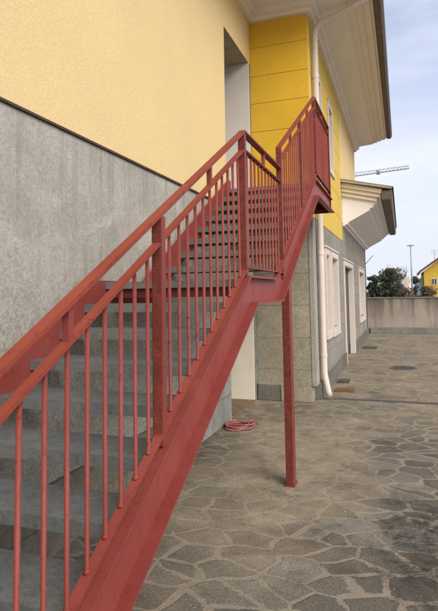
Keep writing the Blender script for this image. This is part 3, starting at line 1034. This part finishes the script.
dc = thing('drain_channel', 'narrow slotted drain channel running across the paving from the downpipe', 'drain', (3, 8.05, 0))
MB().box(-1.02, 9.0, 8.02, 8.14, -0.02, 0.004).build('frame', 'iron', dc)
sl_ = MB()
x = -1.0
while x < 6.0:
    sl_.box(x, x + 0.016, 8.035, 8.125, 0.0042, 0.010)
    x += 0.032
sl_.build('grate', 'galv_dark', dc)
tag(MB().box(-1.07, -0.775, 8.62, 8.86, 0.0, 0.03).box(-1.05, -0.795, 8.64, 8.84, 0.0301, 0.036).build('drain_cover', 'rust', None, 0.003), 'rusty orange rectangular drain cover beside the foot of the downpipe', 'drain cover')
tag(MB().box(-1.13, -0.93, 9.45, 9.75, 0.0, 0.03).build('vent_grate', 'iron', None, 0.003), 'small dark iron grate at the facade base below the near windows', 'grate', 'dark grates along the facade')
tag(MB().box(-1.10, -0.72, 15.1, 15.6, 0.0, 0.03).build('vent_grate', 'iron', None, 0.003), 'small dark iron grate at the facade base just past the door', 'grate', 'dark grates along the facade')
mh = thing('manhole_cover', 'dark round manhole cover set in the paving of the far yard', 'manhole', (-0.05, 11.5, 0))
MB().tube([(-0.02, 11.5, 0.0), (-0.02, 11.5, 0.010)], 0.30, 28).build('rim', 'curb', mh)
mc_ = MB().tube([(-0.02, 11.5, 0.0105), (-0.02, 11.5, 0.016)], 0.26, 28)
for i in range(-4, 5):
    mc_.box(-0.21, 0.17, 11.5 + i * 0.045 - 0.008, 11.5 + i * 0.045 + 0.008, 0.0162, 0.021)
mc_.build('lid', 'iron', mh)

# ------------------------------------------------------------------ beyond the yard
pw = thing('perimeter_wall', 'long low yard wall with dark rain streaks closing the far end', 'wall', (4, 21, 0))
w = MB()
for a in range(0, 24, 3):
    w.box(-1.6 + a, -1.6 + a + 2.985, 20.75, 20.98, 0.0, 1.29)
w.build('wall', 'pwall', pw, 0.008)
MB().box(-1.6, 22.4, 20.72, 21.01, 1.292, 1.335).build('coping', 'curb', pw, 0.006)
MB().box(-1.18, 22.4, 20.52, 20.748, 0.0, 0.22).build('curb', 'curb', pw, 0.01)


def PT(px, py, Y):
    """world point on the plane y = Y seen at photo pixel (px, py) when laying out the far background"""
    r = cam_axes() @ Vector(((px - PX) / FPX, -(py - PY) / FPX, -1.0))
    t = Y / r.y
    return Vector((r.x * t, Y, CAMZ + r.z * t))


def leaves(mb, c, rad, n, size, squash=1.0, rnd=random):
    for _ in range(n):
        while True:
            v = Vector((rnd.uniform(-1, 1), rnd.uniform(-1, 1), rnd.uniform(-1, 1)))
            if 0.25 < v.length < 1: break
        v.normalize()
        v *= rnd.random() ** 0.33
        q = Vector((c[0] + v.x * rad[0], c[1] + v.y * rad[1], c[2] + v.z * rad[2]))
        s = size * rnd.uniform(0.5, 1.3)
        a = Vector((rnd.gauss(0, 1), rnd.gauss(0, 1), rnd.gauss(0, 1))).normalized()
        b = a.orthogonal().normalized()
        mb.add([q - a * s, q + b * s * 0.5, q + a * s, q - b * s * 0.5], [(0, 1, 2, 3)])


def tree(name, label, cat, base, h, w, mat, clumps, n, size, trunk=0.12, bare=0, conic=False):
    t = thing(name, label, cat, base, 'trees beyond the yard wall')
    x, y, z = base
    tr = MB()
    tr.tube([(x, y, z), (x + 0.05, y, z + h * 0.35), (x, y + 0.05, z + h * 0.75)], [trunk, trunk * 0.75, trunk * 0.3], 8)
    rnd = random.Random(hash_(label))
    for k in range(6 + bare):
        a = rnd.uniform(0, 6.28)
        z0 = z + h * rnd.uniform(0.25, 0.6)
        L = w * rnd.uniform(0.3, 0.55)
        e = (x + math.cos(a) * L, y + math.sin(a) * L, min(z + h * 0.99, z0 + h * rnd.uniform(0.2, 0.5)))
        tr.tube([(x, y, z0), ((x + e[0]) / 2, (y + e[1]) / 2, (z0 + e[2]) / 2 + 0.1), e], [trunk * 0.4, trunk * 0.25, trunk * 0.08], 6)
        if bare:
            for q in range(5):
                d = (e[0] + rnd.uniform(-.5, .5), e[1] + rnd.uniform(-.5, .5), e[2] + rnd.uniform(0.0, 0.7))
                tr.tube([e, d], [trunk * 0.08, 0.006], 5)
    tr.build('trunk', 'bark', t)
    cr = MB()
    for k in range(clumps):
        f = rnd.uniform(0.22, 0.95)
        a = rnd.uniform(0, 6.28)
        if conic: spread = w * 0.5 * (1.05 - f) * rnd.uniform(0.3, 0.9)
        else: spread = w * 0.40 * math.sqrt(max(0.05, 1 - (2 * f - 1) ** 2)) * rnd.uniform(0.2, 1)
        rr = w * rnd.uniform(0.12, 0.24) * (0.6 if conic else 1)
        leaves(cr, (x + math.cos(a) * spread, y + math.sin(a) * spread, z + h * f - rr * 0.4), (rr, rr, rr * 0.75), n // clumps, size, rnd=rnd)
    cr.build('crown', mat, t)
    return t


def hash_(s):
    return sum((i + 1) * ord(c) for i, c in enumerate(s))


def ground_at(px, Y):
    q = PT(px, 290, Y)
    return (q.x, Y, 0.0)


tree('conifer_tree', 'narrow dark conifer behind the wall right beside the house corner', 'tree', ground_at(374, 46), 3.1, 1.35, 'leaf_dark', 34, 3600, 0.09, 0.1, conic=False)
tree('shrub_tree', 'low dark shrub between the narrow conifer and the big round tree', 'tree', ground_at(380.5, 50), 2.2, 1.7, 'leaf_dark', 26, 2400, 0.09, 0.08)
tree('round_tree', 'big round dark green tree behind the wall left of the lamp pole', 'tree', ground_at(390, 50), 3.7, 2.5, 'leaf_mid', 44, 5600, 0.10, 0.16)
tree('bare_tree', 'brownish half bare tree behind the wall with thin twigs above it', 'tree', ground_at(399, 53), 3.9, 2.0, 'leaf_brown', 18, 1500, 0.08, 0.12, bare=12)
tree('bush_tree', 'dark bushy tree behind the wall right of the lamp pole', 'tree', ground_at(415.5, 56), 3.1, 1.2, 'leaf_mid', 16, 1900, 0.1, 0.1)
tree('hedge_bush', 'low brown hedge bush in front of the yellow neighbour house', 'bush', ground_at(426, 50), 2.0, 2.2, 'leaf_brown', 18, 1700, 0.09, 0.06)
tree('garden_bush', 'dry low bush under the round tree by the lamp pole', 'bush', ground_at(404, 44), 1.95, 2.2, 'leaf_brown', 16, 1700, 0.08, 0.06)

b0 = ground_at(412.3, 48)
lamp = thing('street_lamp', 'tall thin grey street lamp pole behind the wall against the sky', 'street lamp', b0)
MB().tube([(b0[0], 48, 0), (b0[0], 48, 3.0), (b0[0], 48, 5.35)], [0.075, 0.06, 0.04], 10).build('pole', 'steel', lamp, smooth=True)
lh = MB()
lh.prism([(b0[0] - 0.30, 5.42), (b0[0] - 0.26, 5.36), (b0[0] + 0.26, 5.36), (b0[0] + 0.30, 5.42), (b0[0] + 0.1, 5.46), (b0[0] - 0.1, 5.46)], 'Y', 47.9, 48.1)
lh.build('lamp_head', 'steel', lamp)
b1 = ground_at(407.3, 52)
tag(MB().box(b1[0] - 0.15, b1[0] + 0.15, 51.85, 52.15, 1.5, 2.75).box(b1[0] - 0.05, b1[0] + 0.05, 51.95, 52.05, 0, 1.3).build('utility_box', 'pale', None, 0.02), 'small pale yellow box on a post beside the lamp pole behind the wall', 'box')

# neighbour house
NY = 62.0
n0, n1 = PT(425, 300, NY).x, PT(470, 300, NY).x
nb = thing('neighbour_house', 'bright yellow neighbour house with a brown roof behind the wall at the right edge', 'house', ((n0 + n1) / 2, NY + 4, 0))
zr = PT(425, 271, NY).z
MB().box(n0, n1, NY, NY + 9, 0, zr).build('wall', 'nyellow', nb)
rx0 = PT(419, 270, NY).x
rz0, rz1 = PT(419, 271, NY).z, PT(445, 258, NY).z
MB().prism([(rx0, rz0), ((n0 + n1) / 2, rz1 + 0.6), (n1 + 0.7, rz0), (n1 + 0.7, rz0 - 0.15), ((n0 + n1) / 2, rz1 + 0.42), (rx0, rz0 - 0.17)], 'Y', NY - 0.7, NY + 9.6).build('roof', 'tile', nb)
MB().prism([(n0 + 0.01, zr), (n1 - 0.01, zr), ((n0 + n1) / 2, rz1 + 0.38)], 'Y', NY + 0.01, NY + 0.3).build('gable', 'nyellow', nb)
for px0, px1 in ((431.5, 437), (444, 450), (456, 462)):
    a, b = PT(px0, 285, NY), PT(px1, 278, NY)
    f_ = MB().box(a.x, b.x, NY - 0.06, NY - 0.001, a.z, b.z).build('window', 'trim', nb)
    MB().box(a.x + 0.08, (a.x + b.x) / 2 - 0.04, NY - 0.08, NY - 0.061, a.z + 0.08, b.z - 0.08).box((a.x + b.x) / 2 + 0.04, b.x - 0.08, NY - 0.08, NY - 0.061, a.z + 0.08, b.z - 0.08).build('pane', 'glass', f_)
a = PT(436, 262, NY)
an = MB()
an.tube([(a.x, NY + 2, a.z - 0.6), (a.x, NY + 2, a.z + 1.5)], 0.025, 6)
for dz in (1.0, 1.25, 1.45):
    an.tube([(a.x - 0.4, NY + 2, a.z + dz), (a.x + 0.4, NY + 2, a.z + dz)], 0.016, 5)
an.build('antenna', 'steel', nb)
MB().box(n0 + 3.0, n0 + 3.7, NY + 3, NY + 3.7, zr + 0.8, rz1 + 1.15).build('chimney', 'tile', nb)
MB().box(rx0 - 0.02, rx0 + 0.12, NY - 0.72, NY + 9.6, rz0 - 0.27, rz0 - 0.12).build('gutter', 'gutter', nb)
# lean-to at its left
a, b = PT(417.5, 297, NY - 1), PT(424.5, 276, NY - 1)
MB().prism([(a.x, 0), (n0 - 0.02, 0), (n0 - 0.02, b.z), (a.x, b.z - 0.4)], 'Y', NY + 0.5, NY + 4).build('lean_to', 'steel', nb)

# tower crane far away
CY = 190.0
cA, cB = PT(300, 184, CY), PT(409, 168.5, CY)
crane = thing('tower_crane', 'distant tower crane jib reaching out above the low roof', 'crane', (cA.x, CY, 0))
jib = MB()
d = cB - cA
N = 30
for off in (Vector((0, -0.6, 0)), Vector((0, 0.6, 0)), Vector((0, 0, 1.35))):
    jib.tube([cA + off, cB + off * 0.75], 0.085, 6)
for i in range(N):
    p0, p1, p2 = cA + d * (i / N), cA + d * ((i + 0.5) / N), cA + d * ((i + 1) / N)
    for s in (-0.6, 0.6):
        jib.tube([p0 + Vector((0, s, 0)), p1 + Vector((0, 0, 1.2))], 0.036, 5)
        jib.tube([p1 + Vector((0, 0, 1.2)), p2 + Vector((0, s, 0))], 0.036, 5)
jib.build('jib', 'crane', crane)
tr_ = cA + d * 0.73
MB().box(tr_.x - 0.6, tr_.x + 0.6, CY - 0.6, CY + 0.6, tr_.z - 0.5, tr_.z + 0.7).build('trolley', 'crane', crane)
ms = MB()
for sx in (-0.8, 0.8):
    for sy in (-0.8, 0.8):
        ms.tube([(cA.x + sx, CY + sy, 0), (cA.x + sx, CY + sy, cA.z + 2)], 0.14, 6)
for k in range(20):
    z0 = k * cA.z / 20
    ms.tube([(cA.x - 0.8, CY - 0.8, z0), (cA.x + 0.8, CY - 0.8, z0 + cA.z / 20)], 0.07, 5)
    ms.tube([(cA.x + 0.8, CY + 0.8, z0), (cA.x - 0.8, CY + 0.8, z0 + cA.z / 20)], 0.07, 5)
ms.build('mast', 'crane', crane)
